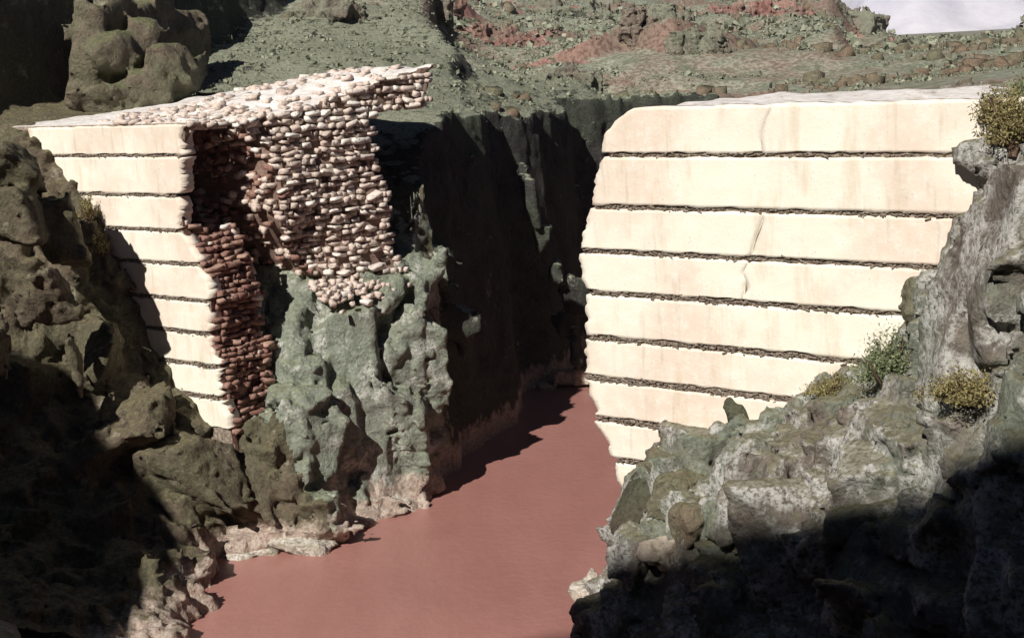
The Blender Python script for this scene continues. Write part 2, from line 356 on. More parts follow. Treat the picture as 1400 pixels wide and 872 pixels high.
def H(x, y):
    x = np.asarray(x, float); y = np.asarray(y, float)
    P = plateau(x, y)
    R = np.hypot(x, y)
    far = np.clip((R-230)/300, 0, 1)
    th = np.degrees(np.arctan2(x, y)); gap = sst(13.2, 14.6, th)*sst(22., 19.8, th)*sst(120, 260, R)*(y > 0)
    calmf = 1-.93*gap
    P = P + calmf*(1.2+5*far)*np.clip((R-150)/80, 0, 1)*fbm(x, y, 0*x, 45, 5, 2.) + calmf*far*9*fbm(x, y, 0*x, 210, 3, 5.)*np.clip((3000-R)/2000, .3, 1)
    # ledges: little scarps in the far hills
    sc = vnoise(x, y, 0*x, 26, 3.)*1.0+vnoise(x, y, 0*x, 9, 4.)*.5
    P = P + (1-.8*gap)*np.clip((R-165)/50, 0, 1)*(1.6*np.tanh(sc*4)+(.9+1.2*far)*fbm(x, y, 0*x, 13, 3, 9.)+.9*np.tanh(6*vnoise(x, y, 0*x, 15, 14.)))
    P = np.where(gap > 0, P*(1-gap)+np.minimum(P, -3.2)*gap, P)
    for sc_ in SCARPS: P = P + scarp(x, y, *sc_)
    back = np.clip((-y-4)/(-HB_Y-4), 0, 1)
    P = np.where(y < -4, P*(1-back)+np.interp(x, SKX, SKZ)*back, P)
    d = chan_dist(x, y)
    d = d + np.where(y > 124, 1.5*vnoise(x, y, 0*x, 7, 5.)+.9*vnoise(x, y, 0*x, 3, 2.), 0.)
    steep = np.where(y > 121, 13., np.where(x > -4, 3.2, 3.6))
    Hc = ZW+steep*np.maximum(d, -1.2)
    return np.minimum(P, Hc)-1.2*np.log1p(np.exp(-np.abs(P-Hc)/1.2))

# ------------------------------------------------------------------ gorge rock, as solid fields
def ell(c, r, rz=0., rx=0., pw=2.0):   # a boulder-like bulge for the field: centre, radii, turn
    return (np.asarray(c, float), np.asarray(r, float), rz, rx, pw)
def rock_field(x0, x1, y0, y1, z0, z1, h, amp, bulges=(), off=0., base=True, calm=None, fine=.3):
    xs = np.arange(x0, x1+h, h, dtype=np.float32); ys = np.arange(y0, y1+h, h, dtype=np.float32); zs = np.arange(z0, z1+h, h, dtype=np.float32)
    X2, Y2 = np.meshgrid(xs, ys, indexing='ij')
    if base:
        Hh = H(X2, Y2); gx, gy = np.gradient(Hh, h)
        g = 1/np.sqrt(1+np.minimum(gx*gx+gy*gy, 60.))
        F = ((zs[None, None, :]-Hh[..., None])*g[..., None]).astype(np.float32)
    else: F = np.full((len(xs), len(ys), len(zs)), 50., np.float32)
    if base:
        I = np.nonzero(np.abs(F) < amp*2.6+h)
        px, py, pz = xs[I[0]], ys[I[1]], zs[I[2]]
        F[I] -= (amp if calm is None else amp*calm(px, py, pz))*rocky(px+off, py, pz)
    for c, r, rz, rx, pw, *op in bulges:
        m = max(r)*1.25+1
        i0, i1 = np.searchsorted(xs, (c[0]-m, c[0]+m)); j0, j1 = np.searchsorted(ys, (c[1]-m, c[1]+m)); k0, k1 = np.searchsorted(zs, (c[2]-m, c[2]+m))
        if i1 <= i0 or j1 <= j0 or k1 <= k0: continue
        X, Y, Z = np.meshgrid(xs[i0:i1]-c[0], ys[j0:j1]-c[1], zs[k0:k1]-c[2], indexing='ij')
        wf = .1*min(r)
        X, Y, Z = X+wf*vnoise(X+c[0], Y+c[1], Z+c[2], min(r)*1.3, 1.), Y+wf*vnoise(X+c[0], Y+c[1], Z+c[2], min(r)*1.3, 5.), Z+wf*vnoise(X+c[0], Y+c[1], Z+c[2], min(r)*1.3, 8.)
        ca, sa = math.cos(rz), math.sin(rz); a = X*ca+Y*sa; b = -X*sa+Y*ca
        cb, sb = math.cos(rx), math.sin(rx); a, Z = a*cb+Z*sb, -a*sb+Z*cb
        pr = np.random.default_rng(int(abs(c[0]*131+c[1]*17+c[2]*71)*10) % 99991); e = None
        nn = pr.normal(size=(13, 3)); nn /= np.linalg.norm(nn, axis=1, keepdims=True); dd = pr.uniform(.72, .98, 13)
        nn[:6] = np.array([(1, 0, 0), (-1, 0, 0), (0, 1, 0), (0, -1, 0), (0, 0, 1), (0, 0, -1)])+pr.normal(0, .22, (6, 3)); dd[:6] = .9
        for n_, d_ in zip(nn, dd):
            pl_ = (n_[0]/r[0])*a+(n_[1]/r[1])*b+(n_[2]/r[2])*Z-d_
            e = pl_ if e is None else np.maximum(e, pl_)
        e = e*min(r)
        if len(op) and op[0] == 'cut': F[i0:i1, j0:j1, k0:k1] = np.maximum(F[i0:i1, j0:j1, k0:k1], -e); continue
        G = F[i0:i1, j0:j1, k0:k1]; kk = .06
        hh = np.clip(.5+.5*(G-e)/kk, 0, 1); F[i0:i1, j0:j1, k0:k1] = G*(1-hh)+e*hh-kk*hh*(1-hh)
    I = np.nonzero(np.abs(F) < .6+h)
    px, py, pz = xs[I[0]], ys[I[1]], zs[I[2]]
    v2, e2 = worley(px, py, pz*.7, 1.3, 7.); v3, e3 = worley(px, py, pz, .7, 3.)
    F[I] -= fine*(.5*v2-.2*np.exp(-e2*14)+.3*v3+.25*fbm(px, py, pz, 1.2, 2, 8.))
    return F, xs, ys, zs
def add_rock(parts, args, keep=None, **kw):
    V, Q = surface_net(*rock_field(*args, **kw))
    c = V[Q].mean(1); free = np.ones(len(Q), bool) if keep is None else keep(c); out = []
    for name, mat, mask in parts:
        m = free & mask(c); free &= ~m
        u, inv = np.unique(Q[m], return_inverse=True)
        out.append(tag(mesh_obj(name, V[u], inv.reshape(-1, 4), mat), kind='structure'))
    return out
# river
water = mesh_obj('river', [(-200, -150, ZW), (60, -150, ZW), (60, 260, ZW), (-200, 260, ZW)], [(0, 1, 2, 3)], M['water'])
tag(water, kind='structure')

PI = math.pi
bl = [
    # brown ledges under the foot of the left face
    ell(W(170, 590, 109), (4.6, 2.4, 2.4), -.5, .25, 4), ell(W(260, 640, 109), (5, 2.6, 3.4), -.5, .2, 4), ell(W(130, 615, 107), (3, 2.4, 1.8), -.4, .5, 4),
    ell(W(345, 668, 110.5), (2.6, 2.4, 4.4), 0, .1, 4), ell(W(415, 665, 112), (2.6, 2.4, 5.0), .2, -.1, 4), ell(W(390, 735, 109), (5.2, 2.2, 1.3), .1, .1, 3.4), ell(W(340, 755, 108.5), (3, 2, 1.0), .3, 0, 3),
    # the green spur that carries the broken masonry
    ell(W(480, 480, 120), (4.4, 4, 5.4), .2, .1, 4), ell(W(535, 490, 124), (3.0, 5, 6.4), .3, -.1, 4), ell(W(440, 570, 116.5), (4.2, 3.4, 4.4), .3, .2, 4), ell(W(550, 590, 122.5), (2.4, 4, 6.0), .3, .05, 4), ell(W(480, 610, 118), (3.6, 3.2, 5.6), .3, 0, 4),
    ell(W(530, 690, 117.5), (3.6, 2.2, 1.1), .6, 0, 3), ell(W(580, 655, 122), (1.6, 2.6, 1.6), .5, 0, 3), ell(W(500, 697, 115.5), (2.2, 1.6, .9), .3, 0, 3),
    # knobs on the gorge wall that catch the sun
    ell(W(602, 378, 128.5), (1.0, 1.6, 2.2), .2, .5, 3), ell(W(622, 445, 129.5), (1.5, 1.5, 2.0), .2, -.3, 3), ell(W(635, 478, 130), (.7, 1, 1.0)),
    ell(W(728, 280, 153.5), (.8, 1.4, 3.2), 0, .15, 3), ell(W(739, 322, 155), (1.1, 1.5, 1.4)), ell(W(760, 372, 157), (1.1, 1.6, 1.6)), ell(W(787, 400, 158), (1.5, 1.8, 2.6), 0, .4, 3), ell(W(775, 440, 158), (1.2, 1.6, 1.6)), ell(W(787, 475, 157), (.8, 1.6, 2.6)),
    ell(W(775, 514, 159), (2.8, 1.8, 1.3), 0, 0, 3), ell(W(745, 530, 158), (1.3, 1, .7)),
    # left-hand crags before the dam
    ell(W(20, 290, 106), (2.4, 4, 3.0), .2, .2, 4), ell(W(75, 310, 110), (2.2, 3, 3.0), .4, .2, 4), ell(W(60, 405, 106), (2.6, 2.2, 1.3), -.2, .3, 4), ell(W(10, 230, 108), (2, 3, 2)),
    ell(W(146, 455, 108.5), (2.8, 4.5, 3.6), .3, .2, 2.6)+('cut',), ell(W(40, 500, 101), (3, 5, 3.6), 0, 0, 2.6)+('cut',), ell(W(20, 600, 97), (4, 5, 5), 0, 0, 2.6)+('cut',),
    ell(W(104, 500, 106.5), (.6, 1.0, 2.0), .1, .2, 3), ell(W(-4, 480, 100), (.7, 2, 2.4)),
]
def jumble(n, x0, x1, y0, y1, r0, r1, seed, ok):
    r = np.random.default_rng(seed); x = r.uniform(x0, x1, n*6); y = r.uniform(y0, y1, n*6); z = H(x, y); m = ok(x, y, z); out = []
    for a, b, c in zip(x[m][:n], y[m][:n], z[m][:n]):
        q = r0+(r1-r0)*r.random()**2
        qq = to_sq(a, b)[1]; q = q if qq < -3.5 or qq > 2 else min(q, 1.)
        out.append(ell((a, b, c-(.35 if a > 0 else .5)*q), q*r.uniform(.6, 1.25, 3), r.uniform(-3, 3), r.uniform(-.5, .5)))
    return out
bl += jumble(700, -50, -5, 88, 126, .7, 3.0, 3, lambda x, y, z: (z > -40) & (z < -4) & (to_sq(x, y)[0] > -60) & ((to_sq(x, y)[1] < .2) | (to_sq(x, y)[0] > -36)))
def calm_left(x, y, z):            # the tall shaded wall beyond the dam is a smooth face
    return np.where(y > 126, np.where(z < -9.5, .8, .12), np.where(z > -5, .5, 1.))

M['rock_spur'] = rock_material('mossy_green_rock', (.085, .08, .068), (.22, .22, .185), (.275, .305, .245), (.58, .58, .53), .56, grass=(.26, .28, .2))
def sq(c): return to_sq(c[:, 0], c[:, 1])
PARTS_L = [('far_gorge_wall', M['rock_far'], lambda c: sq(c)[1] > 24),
           ('foundation_spur', M['rock_spur'], lambda c: (sq(c)[1] > 2.5) & (sq(c)[0] > -42)),
           ('left_gorge_bank', M['rock_left'], lambda c: c[:, 2] > -60)]
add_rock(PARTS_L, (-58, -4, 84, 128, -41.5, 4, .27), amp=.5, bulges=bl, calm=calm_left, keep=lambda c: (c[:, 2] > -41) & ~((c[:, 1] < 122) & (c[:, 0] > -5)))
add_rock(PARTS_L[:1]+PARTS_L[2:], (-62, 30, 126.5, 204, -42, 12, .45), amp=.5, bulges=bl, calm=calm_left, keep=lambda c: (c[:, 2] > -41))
br = [
    ell(W(880, 690, 84), (1.2, 2.4, 3.6), .3, -.5, 2.6), ell(W(925, 655, 83), (2.2, 2, 2), .2), ell(W(950, 690, 80), (2.2, 2, 2.2), 0, 0, 2.6), ell(W(970, 615, 83), (2.4, 2, 2), 0),
    ell(W(1020, 665, 78.5), (2.2, 2, 3.2), 0, 0, 2.6), ell(W(1080, 680, 75), (2.4, 2.4, 3), 0, .1, 2.4), ell(W(1130, 620, 76), (3, 3, 2.4), 0, .2, 2.4), ell(W(1190, 700, 67.5), (3.2, 1.6, 1.4), -.1, .25, 2.4), ell(W(1130, 750, 67), (1.4, 1.2, 1.2)),
    ell(W(865, 755, 86), (1.5, 2, 2.6), .2, 0, 2.6), ell(W(825, 820, 88), (1.2, 1.4, 2.0), .2, .3, 2.4), ell(W(812, 842, 88.3), (1.4, 1, .7)), ell(W(1340, 420, 66), (2.6, 3, 5), 0, -.2, 2.6), ell(W(1390, 350, 63), (2.5, 3, 5), 0, -.2, 2.6),
    ell(W(1265, 410, 72.5), (.9, 1.2, 1.7), .3, 0, 4.), ell(W(1240, 560, 71), (2, 2, 1.4)), ell(W(1160, 560, 75.5), (2.2, 1.6, 1.4), 0, .1, 3),
]
br += jumble(650, 0, 36, 52, 94, .5, 2.4, 8, lambda x, y, z: (z > -40) & (to_sq(x, y)[1] < 0))
add_rock([('right_gorge_bank', M['rock_right'], lambda c: c[:, 2] > -60)], (-2, 40, 40, 108, -42, 4, .27), amp=.45, bulges=br, off=31.,
         keep=lambda c: (c[:, 2] > -41))
# crag of weathered boulders behind the left crest
bc = [ell(W(180, 150, 137), (6.5, 4, 3), 0, 0, 2.4), ell(W(125, 110, 137), (2.4, 3, 5.5), 0, 0, 2.4), ell(W(160, 70, 136), (2.8, 2.6, 2.6), 0, .3), ell(W(150, 20, 139), (1.6, 2.2, 3.2)), ell(W(195, 55, 139), (1.8, 2, 2.2)), ell(W(235, 95, 137), (1.8, 2.4, 2.4)), ell(W(205, 118, 135), (3, 2, 2.0), 0, .2), ell(W(262, 100, 140), (1.4, 3, 2)), ell(W(170, 60, 150), (4, 9, 6), -.2), ell(W(215, 60, 158), (4, 10, 5), -.25)]
crag = surface_net(*rock_field(-62, -18, 126, 172, -6, 16, .4, .42, bc, 77., base=False, fine=.38))
crag = mesh_obj('rock_crag', crag[0], crag[1], M['crag']); tag(crag, 'craggy brown rock tower of rounded boulders behind the left broken dam', 'rock crag')

# hills and everything further off: rings round the camera, finest where the photograph looks
az = np.concatenate([np.linspace(-180, -40, 70, endpoint=False), np.linspace(-40, 36, 520, endpoint=False), np.linspace(36, 180, 72)])
rr = np.concatenate([np.linspace(1.5, 100, 40, endpoint=False), np.geomspace(100, 520, 330, endpoint=False), np.geomspace(520, 6000, 90)])
A, R = np.meshgrid(np.radians(az), rr, indexing='ij')
GX, GY = np.sin(A)*R, np.cos(A)*R; GZ = H(GX, GY)
inL = ((GX > -58) & (GX < -4) & (GY > 84) & (GY < 128)) | ((GX > -62) & (GX < 30) & (GY > 126.5) & (GY < 204)); inR = (GX > -2) & (GX < 40) & (GY > 40) & (GY < 108)
V = np.stack([GX, GY, np.where(inL | inR, GZ-.9, GZ)], -1).reshape(-1, 3)
na, nr = A.shape; ii = np.arange(na*nr).reshape(na, nr)
Q = np.stack([ii[:-1, :-1], ii[1:, :-1], ii[1:, 1:], ii[:-1, 1:]], -1).reshape(-1, 4)
mg = 1.2
deep = ((GX > -58+mg) & (GX < -4) & (GY > 84+mg) & (GY < 129)) | ((GX > -62+mg) & (GX < 30-mg) & (GY > 127) & (GY < 204-mg)) | ((GX > -2+mg) & (GX < 40-mg) & (GY > 40+mg) & (GY < 108-mg))
Q = Q[~deep.ravel()[Q].all(1)]
Q = Q[:, ::-1]
hills = mesh_obj('hills', V, Q, M['hill']); tag(hills, kind='structure')

# ------------------------------------------------------------------ the broken dam
def FS(px, py):                    # where a pixel meets the face plane: (s, z)
    d = FW*FPX + RT*(px-700) - UP*(py-436); p = d*((P0@EQ)/(d@EQ)); return (p-P0)@ES, p[2]
def DV(v): v = np.asarray(v); return P0+v[:, :1]*ES+v[:, 1:2]*EQ+np.stack([0*v[:, 2], 0*v[:, 2], v[:, 2]], 1)
LV = [-3.5, -6.5, -9.75, -12.6, -15.3, -18.25, -20.95, -23.65, -26.3, -29.0, -31.6]
EZ = np.array([-30, -26.9, -24.2, -21.2, -18.4, -15.4, -12.6, -9.8, -8.2, -7.5, -6.5, -5.8, -5.0, -4.3, -3.8, -3.4])
ER = np.array([2, .9, -.1, -1.1, -1.0, -.8, -1.0, 0, 0, .6, .8, 1.0, 1.35, 1.95, 2.7, 3.8])
LZ = np.array([-31, -28.4, -26.3, -23.4, -20.7, -18, -15.2, -13.4, -12.6, -9.8, -6.7, -4])
LE = np.array([-36.2, -36.8, -37.2, -37.1, -37.9, -37.5, -38.3, -39.6, -40.1, -39.9, -39, -38.6])
def jag(z, off): z = np.asarray(z, float); return .22*vnoise(z, 0*z, 0*z, .22, off+7)+.3*vnoise(z, 0*z, 0*z, .55, off)+.25*vnoise(z, 0*z, 0*z, 1.7, off+3)
def edge_right(z): return np.interp(z, EZ, ER)+jag(z, 2.)
def edge_left(z): return np.interp(z, LZ, LE)+1.2*jag(z, 12.)
CRK = sorted([FS(1056, 150)[::-1], FS(1047, 165)[::-1], FS(1040, 190)[::-1], FS(1042, 208)[::-1], FS(1046, 290)[::-1], FS(1034, 320)[::-1], FS(1028, 345)[::-1], FS(1018, 365)[::-1], FS(1017, 395)[::-1], FS(1016, 410)[::-1]])
def band(parent, z0, z1, sl, sr, gap, off=0.):
    nz = 15; zz = np.linspace(z0+gap*.5, z1-gap*.5, nz)
    w_ = float(sr(zz[7]) if callable(sr) else sr)-float(sl(zz[7]) if callable(sl) else sl)
    nc = max(8, int(w_/.35)); t = np.linspace(0, 1, nc)
    S = np.empty((nc, nz)); Q_ = np.zeros((nc, nz)); Z = np.empty((nc, nz))
    for j, z in enumerate(zz):
        a = float(sl(z)) if callable(sl) else sl; b = float(sr(z)) if callable(sr) else sr
        S[:, j] = a+(b-a)*t; Z[:, j] = z
    Q_ += .06*fbm(S, 0*S, Z, 5., 3, off+2)+.02*fbm(S, 0*S, Z, .9, 2, off+5)
    Z[:, 0] += .11*fbm(S[:, 0], 0*t, 0*t, .8, 3, off)+.05; Z[:, -1] += .07*fbm(S[:, -1], 0*t, 0*t, .9, 3, off+4)
    B = 1.3
    fr = np.stack([S, Q_, Z], -1).reshape(-1, 3); bk = fr.copy(); bk[:, 1] = B
    i = np.arange(nc*nz).reshape(nc, nz); o = nc*nz
    f = [np.stack([i[:-1, :-1], i[1:, :-1], i[1:, 1:], i[:-1, 1:]], -1).reshape(-1, 4)]
    for e, rev in ((i[:, 0], 1), (i[:, -1], 0), (i[0], 0), (i[-1], 1)):
        qd = np.stack([e[:-1], e[1:], e[1:]+o, e[:-1]+o], 1); f.append(qd[:, ::-1] if rev else qd)
    f.append((f[0]+o)[:, ::-1])
    return mesh_obj('rendered_band', DV(np.concatenate([fr, bk])), np.concatenate(f), M['face'], parent)
def crack_at(side):                # the crack wanders and opens and closes
    def g(z):
        za = np.array(z, float)
        c = np.interp(z, [c[0] for c in CRK], [c[1] for c in CRK])+.22*float(vnoise(za, 0*za, 0*za, .5, 4.))
        return c+side*max(-.01, .0+.14*float(vnoise(za, 0*za, 0*za, .8, 16.)))
    return g
# --- right remnant
damR = empty('dam_remnant'); tag(damR, 'right remnant of the breached dam, broad cream face banded by dark joints', 'dam')
SRE = 31.0
for n, (z1, z0) in enumerate(zip(LV[:-1], LV[1:])):
    if z1 > -15.5 and n in (0, 2, 3):
        band(damR, z0, z1, edge_right, crack_at(-1),   .2+.026*n, off=n*3.7); band(damR, z0, z1, crack_at(1), SRE,   .2+.026*n, off=n*3.7+1)
    else: band(damR, z0, z1, edge_right, SRE,   .2+.026*n, off=n*3.7)
h = .5
ss = np.arange(-4, 33, h); qs = np.arange(-.6, 20, h); zs_ = np.arange(-33, -2, h)
S, Qg, Z = np.meshgrid(ss, qs, zs_, indexing='ij')
top = -3.75+.25*fbm(S, Qg, 0*Z, 2.5, 3, 4.)
F = np.maximum.reduce([np.interp(Z, EZ, ER)+.25+.6*fbm(Z, Qg, S, 1.8, 3, 6.)*(Qg > .8)-S,   .15-Qg, Qg-19, Z-top, -32.6-Z, S-32])
V, Qf = surface_net(F.astype(np.float32), ss.astype(np.float32), qs.astype(np.float32), zs_.astype(np.float32))
def split_core(V, Q, parent, names):
    a = V[Q]; nrm = np.cross(a[:, 2]-a[:, 0], a[:, 3]-a[:, 1]); nrm /= np.linalg.norm(nrm, axis=1, keepdims=True)+1e-9
    c = a.mean(1)
    top = (nrm[:, 2] > .6) & (c[:, 2] > -5.5); front = (c[:, 1] < .3) & ~top
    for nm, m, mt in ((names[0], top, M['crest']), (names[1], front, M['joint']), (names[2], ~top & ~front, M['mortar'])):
        u, inv = np.unique(Q[m], return_inverse=True)
        mesh_obj(nm, DV(V[u]), inv.reshape(-1, 4), mt, parent)
split_core(V, Qf, damR, ('crest_top', 'joint_backing', 'masonry_core'))
# --- left remnant
damL = empty('dam_remnant'); tag(damL, 'left remnant of the breached dam showing its broken rubble masonry end', 'dam')
for n, (z1, z0) in enumerate(zip(LV[:-2], LV[1:-1])):
    z1 = -3.95 if n == 0 else z1
    band(damL, z0, z1, lambda z: -59.4 if z > -5 else -60., edge_left, .19+.02*n, off=n*3.7+50)
def sec_s(q, z):                   # the broken end: how far the masonry reaches into the breach
    q = np.asarray(q, float); z = np.asarray(z, float)
    sf = np.interp(z, LZ, LE)
    sB = -39.2+.3*q+.5*fbm(q, z, 0*q, 6, 3, 21.)
    hi = sst(-18, -11, z)
    sB = sB-2.4*(1-hi)*(1-sst(10.5, 14.5, q))
    s = sf*(1-sst(5, 9, q))+sB*sst(5, 9, q)
    hole = sst(1.25, .85, np.hypot((q-3.7)/3.2, (z+8.4)/3.9)+.12*fbm(q, z, 0*q, 2, 2, 3.))
    s = s-6.5*hole
    qc = np.interp(z, [-28, -24, -18, -13], [8.5, 9.1, 8.7, 6.9]); hw = np.interp(z, [-29, -27, -22, -17, -14, -12], [.1, 1.6, 2.7, 2.6, 1.7, .7])
    s = s-6.5*sst(1.15, .8, np.abs(q-qc)/hw+.1*fbm(q, z, 0*q, 1.5, 2, 13.))*(z < -11.5)
    s = s-3.2*sst(-18.2, -19.2, z+.8*vnoise(q, 0*q, 0*q, 2., 3.))*sst(9.5, 10.5, q)
    s = s-.5*np.clip(q, 0, 1.2)*sst(-10.5, -11.5, z)*0
    return s
def qback(z, s): return 17.0+np.interp(z, [-19, -4.6, -4.0, 0], [2.2, 0, 5.5, 7.0])
def ztop(s, q): return -3.9+np.minimum(q, 18)*.19*np.interp(s, [-60, -50, -38], [.35, .6, 1.])-1.5*sst(7, 0, -39.2+.3*q-s)*sst(0, 5, q)*sst(24, 16, q)
h = .32
ss = np.arange(-63, -29, h); qs = np.arange(-.5, 26, h); zs_ = np.arange(-31.5, .6, h)
S, Qg, Z = np.meshgrid(ss, qs, zs_, indexing='ij'); 
nz = .14*fbm(S, Qg, Z, 1.0, 2, 2.)+.12*fbm(S, Qg, Z*1.3, 3, 2, 5.)-.28*(Z < ztop(S, Qg)-.5)
F = np.maximum.reduce([(S-sec_s(Qg[0], Z[0])[None]), .15-Qg, Qg-qback(Z, S), Z-ztop(S, Qg), -31.2-Z])
F = (F-nz*sst(.6, 1.4, Qg)).astype(np.float32); F = np.maximum(F, .15-Qg).astype(np.float32); F = np.maximum(F, -62.5-S).astype(np.float32)
V, Qf = surface_net(F, ss.astype(np.float32), qs.astype(np.float32), zs_.astype(np.float32))
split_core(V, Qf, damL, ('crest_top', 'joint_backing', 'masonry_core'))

# rubble stones of the broken end: lumps of 24 triangles, laid in courses
def stone_mesh(seed, mat):
    r = np.random.default_rng(seed)
    c = np.array([(x, y, z) for x in (-1, 1) for y in (-1, 1) for z in (-1, 1)], float)*.5
    c *= 1-.1*r.random((8, 3)); c += r.normal(0, .055, (8, 3))
    fs = [(0, 1, 3, 2), (4, 6, 7, 5), (0, 4, 5, 1), (2, 3, 7, 6), (0, 2, 6, 4), (1, 5, 7, 3)]
    v = list(c); f = []
    for q in fs:
        m = c[list(q)].mean(0); m = m*1.0+r.normal(0, .05, 3); v.append(m); n = len(v)-1
        for a in range(4): f.append((q[a], q[(a+1) % 4], n))
    return np.array(v), np.array(f)
SM = [stone_mesh(i, None) for i in range(12)]
def make_mesh(name, v, f, mat):
    o = mesh_obj(name, v, f, mat, link=False); me = o.data; bpy.data.objects.remove(o); return me
STM = [[make_mesh('stone', v, f, M[m]) for v, f in SM] for m in ('stone', 'stone_red')]
sites = []
z = -1.2
while z > -29:
    ch = random.uniform(.36, .62); rc = random.uniform(-.2, .2); q = .2+.6*random.random(); zc = z-ch/2
    while q < 24.5:
        wq = random.choice((.4, .55, .7, .85, 1.05, 1.4))*random.uniform(.85, 1.15); qm = q+wq/2
        ok = qm < qback(zc, 0)-.1 and not (zc < -18.4 and qm > 10.2) and zc < float(ztop(-36., qm))+.05
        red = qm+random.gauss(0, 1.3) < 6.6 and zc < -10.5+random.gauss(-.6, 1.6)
        if ok and random.random() < .95 and float(sec_s(qm, zc)) > -43.2:
            rl = .3*float(fbm(np.array(qm), np.array(zc), np.array(0.), 2.2, 2, 31.))
            s_ = float(sec_s(qm, zc))-.05+rl+rc+random.choice((-.22, -.1, 0, 0, .08, .16))
            sites.append((s_, qm, zc+random.uniform(-.05, .05)-.04*math.sin(qm), random.uniform(.55, .8), wq*1.0, ch*random.uniform(.7, .92), red or s_ < -41.3))  # stones deep in the hollow take the dark red as painted shade
        q += wq
    z -= ch
for _ in range(2600):              # stones in the flanks of the hollows, where the break turns steeply
    q = random.uniform(4, 13); zc = random.uniform(-27, -5); a_ = float(sec_s(q-.35, zc)); b_ = float(sec_s(q+.35, zc))
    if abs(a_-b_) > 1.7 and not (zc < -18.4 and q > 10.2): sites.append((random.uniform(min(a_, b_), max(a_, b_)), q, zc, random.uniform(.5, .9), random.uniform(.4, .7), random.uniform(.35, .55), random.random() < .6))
for _ in range(240):               # loose stones on the broken crest
    q = random.uniform(.8, 22)*random.choice((1, 1, .35)); s_ = float(sec_s(max(q, 9), -4.5) if q > 7 else -39+.3*q)-abs(random.gauss(0, 6))-.2
    if s_ > -56: sites.append((s_, q, float(ztop(s_, q))+random.uniform(-.1, .15), random.uniform(.4, 1.0), random.uniform(.4, 1.1), random.uniform(.25, .45), False))
for _ in range(170):               # rubble fallen on the shoulder of the spur
    q = random.uniform(10.3, 18.5); a_ = abs(random.gauss(0, .9))
    sites.append((-39.2+.3*q-.2+a_, q, -18.3-.75*a_-random.random()*.5, random.uniform(.3, .8), random.uniform(.3, .9), random.uniform(.2, .5), False))
sites.sort(key=lambda t: -(t[4]*t[5]))
jv, jf = {0: [], 1: []}, {0: [], 1: []}; cntj = {0: 0, 1: 0}
for n, (s_, q, z, a, b, c, red) in enumerate(sites):
    rz = AZ-PI/2+random.gauss(0, .25); k = random.randrange(12)
    m = Matrix.Translation(Vector(D(s_, q, z))) @ Matrix.Rotation(rz, 4, 'Z') @ Matrix.Rotation(random.gauss(0, .12), 4, 'X') @ Matrix.Rotation(random.gauss(0, .2), 4, 'Y') @ Matrix.Diagonal((a, b, c, 1))
    if n < 300:
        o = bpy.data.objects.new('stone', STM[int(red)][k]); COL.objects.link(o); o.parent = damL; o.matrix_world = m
    else:
        v, f = SM[k]; mm = np.array(m); jv[int(red)].append(v@mm[:3, :3].T+mm[:3, 3]); jf[int(red)].append(f+cntj[int(red)]); cntj[int(red)] += len(v)
for r_ in (0, 1):
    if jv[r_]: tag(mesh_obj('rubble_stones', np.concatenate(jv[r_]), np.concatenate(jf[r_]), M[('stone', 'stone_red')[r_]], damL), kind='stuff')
# crumbs and growth in the joints of the face
for par, s0, s1, lo in ((damR, -1, 27, -28), (damL, -58, -37.5, -28)):
    vv, ff, n = [], [], 0
    for zi, z in enumerate(LV[1:]):
        if z < lo: continue
        for _ in range(int((s1-s0)*(8+3.*zi))):
            s_ = random.uniform(s0, s1)
            if par is damR and s_ < edge_right(z)+.2: continue
            if par is damL and s_ > edge_left(z)-.2: continue
            v, f = random.choice(SM); sc = random.uniform(.05, .12)
            v = v*np.array([sc*random.uniform(1.5, 4), sc, sc*.8])@np.array(Matrix.Rotation(random.gauss(0, .3), 3, 'Y'))
            vv.append(v+np.array([s_, random.uniform(-.04, .14), z+random.gauss(0, .06+.01*zi)])); ff.append(f+n); n += len(v)
    tag(mesh_obj('joint_rubble', DV(np.concatenate(vv)), np.concatenate(ff), M['joint'], par), kind='stuff')

def ground(px, py, lo, hi, lift=1.3):        # where the line of sight first meets the bank between two distances
    Y = np.arange(lo, hi, .1); d = FW*FPX + RT*(px-700) - UP*(py-436); p = d[None]*(Y/d[1])[:, None]
    hit = np.nonzero(p[:, 2] < H(p[:, 0], p[:, 1])+lift)[0]
    return p[hit[0]] if len(hit) else p[-1]
# ------------------------------------------------------------------ boulders, each a thing of its own
def boulder(name, c, r, mat, label, rz=0., rx=0., group=None, rough=.35):
    r = tuple(1.2*v for v in r); m = max(r)*1.3+.3; h = max(r)/12; c = np.asarray(c, float)
    V, Q = surface_net(*rock_field(c[0]-m, c[0]+m, c[1]-m, c[1]+m, c[2]-m, c[2]+m, h, .1, [ell(c, r, rz, rx)], 5., base=False, fine=rough*min(r)/2))
    o = mesh_obj(name, V-c, Q, mat); o.location = c
    return tag(o, label, 'boulder' if name == 'boulder' else 'rock', group)
dark = rock_material('dark_brown_boulder', (.04, .03, .025), (.11, .085, .065), (.1, .1, .07), (.2, .18, .15), .72, grass_amt=.2, bleach=False)
pale = rock_material('pale_silted_boulder', (.2, .14, .11), (.5, .42, .35), (.42, .38, .3), (.7, .66, .6), .5, grass_amt=0., bleach=False)
brown = rock_material('brown_boulder', (.08, .06, .045), (.22, .165, .12), (.2, .19, .13), (.4, .37, .32), .64, grass_amt=.3, bleach=False)
boulder('standing_stone', W(1010, 578, 82), (.75, .7, 1.35), dark, 'small dark pointed stone standing against the foot of the right dam face', .2, .15)
boulder('boulder', W(1268, 412, 73), (.95, .8, 1.5), brown, 'brown squarish block against the right end of the cream dam face', .4, .05)
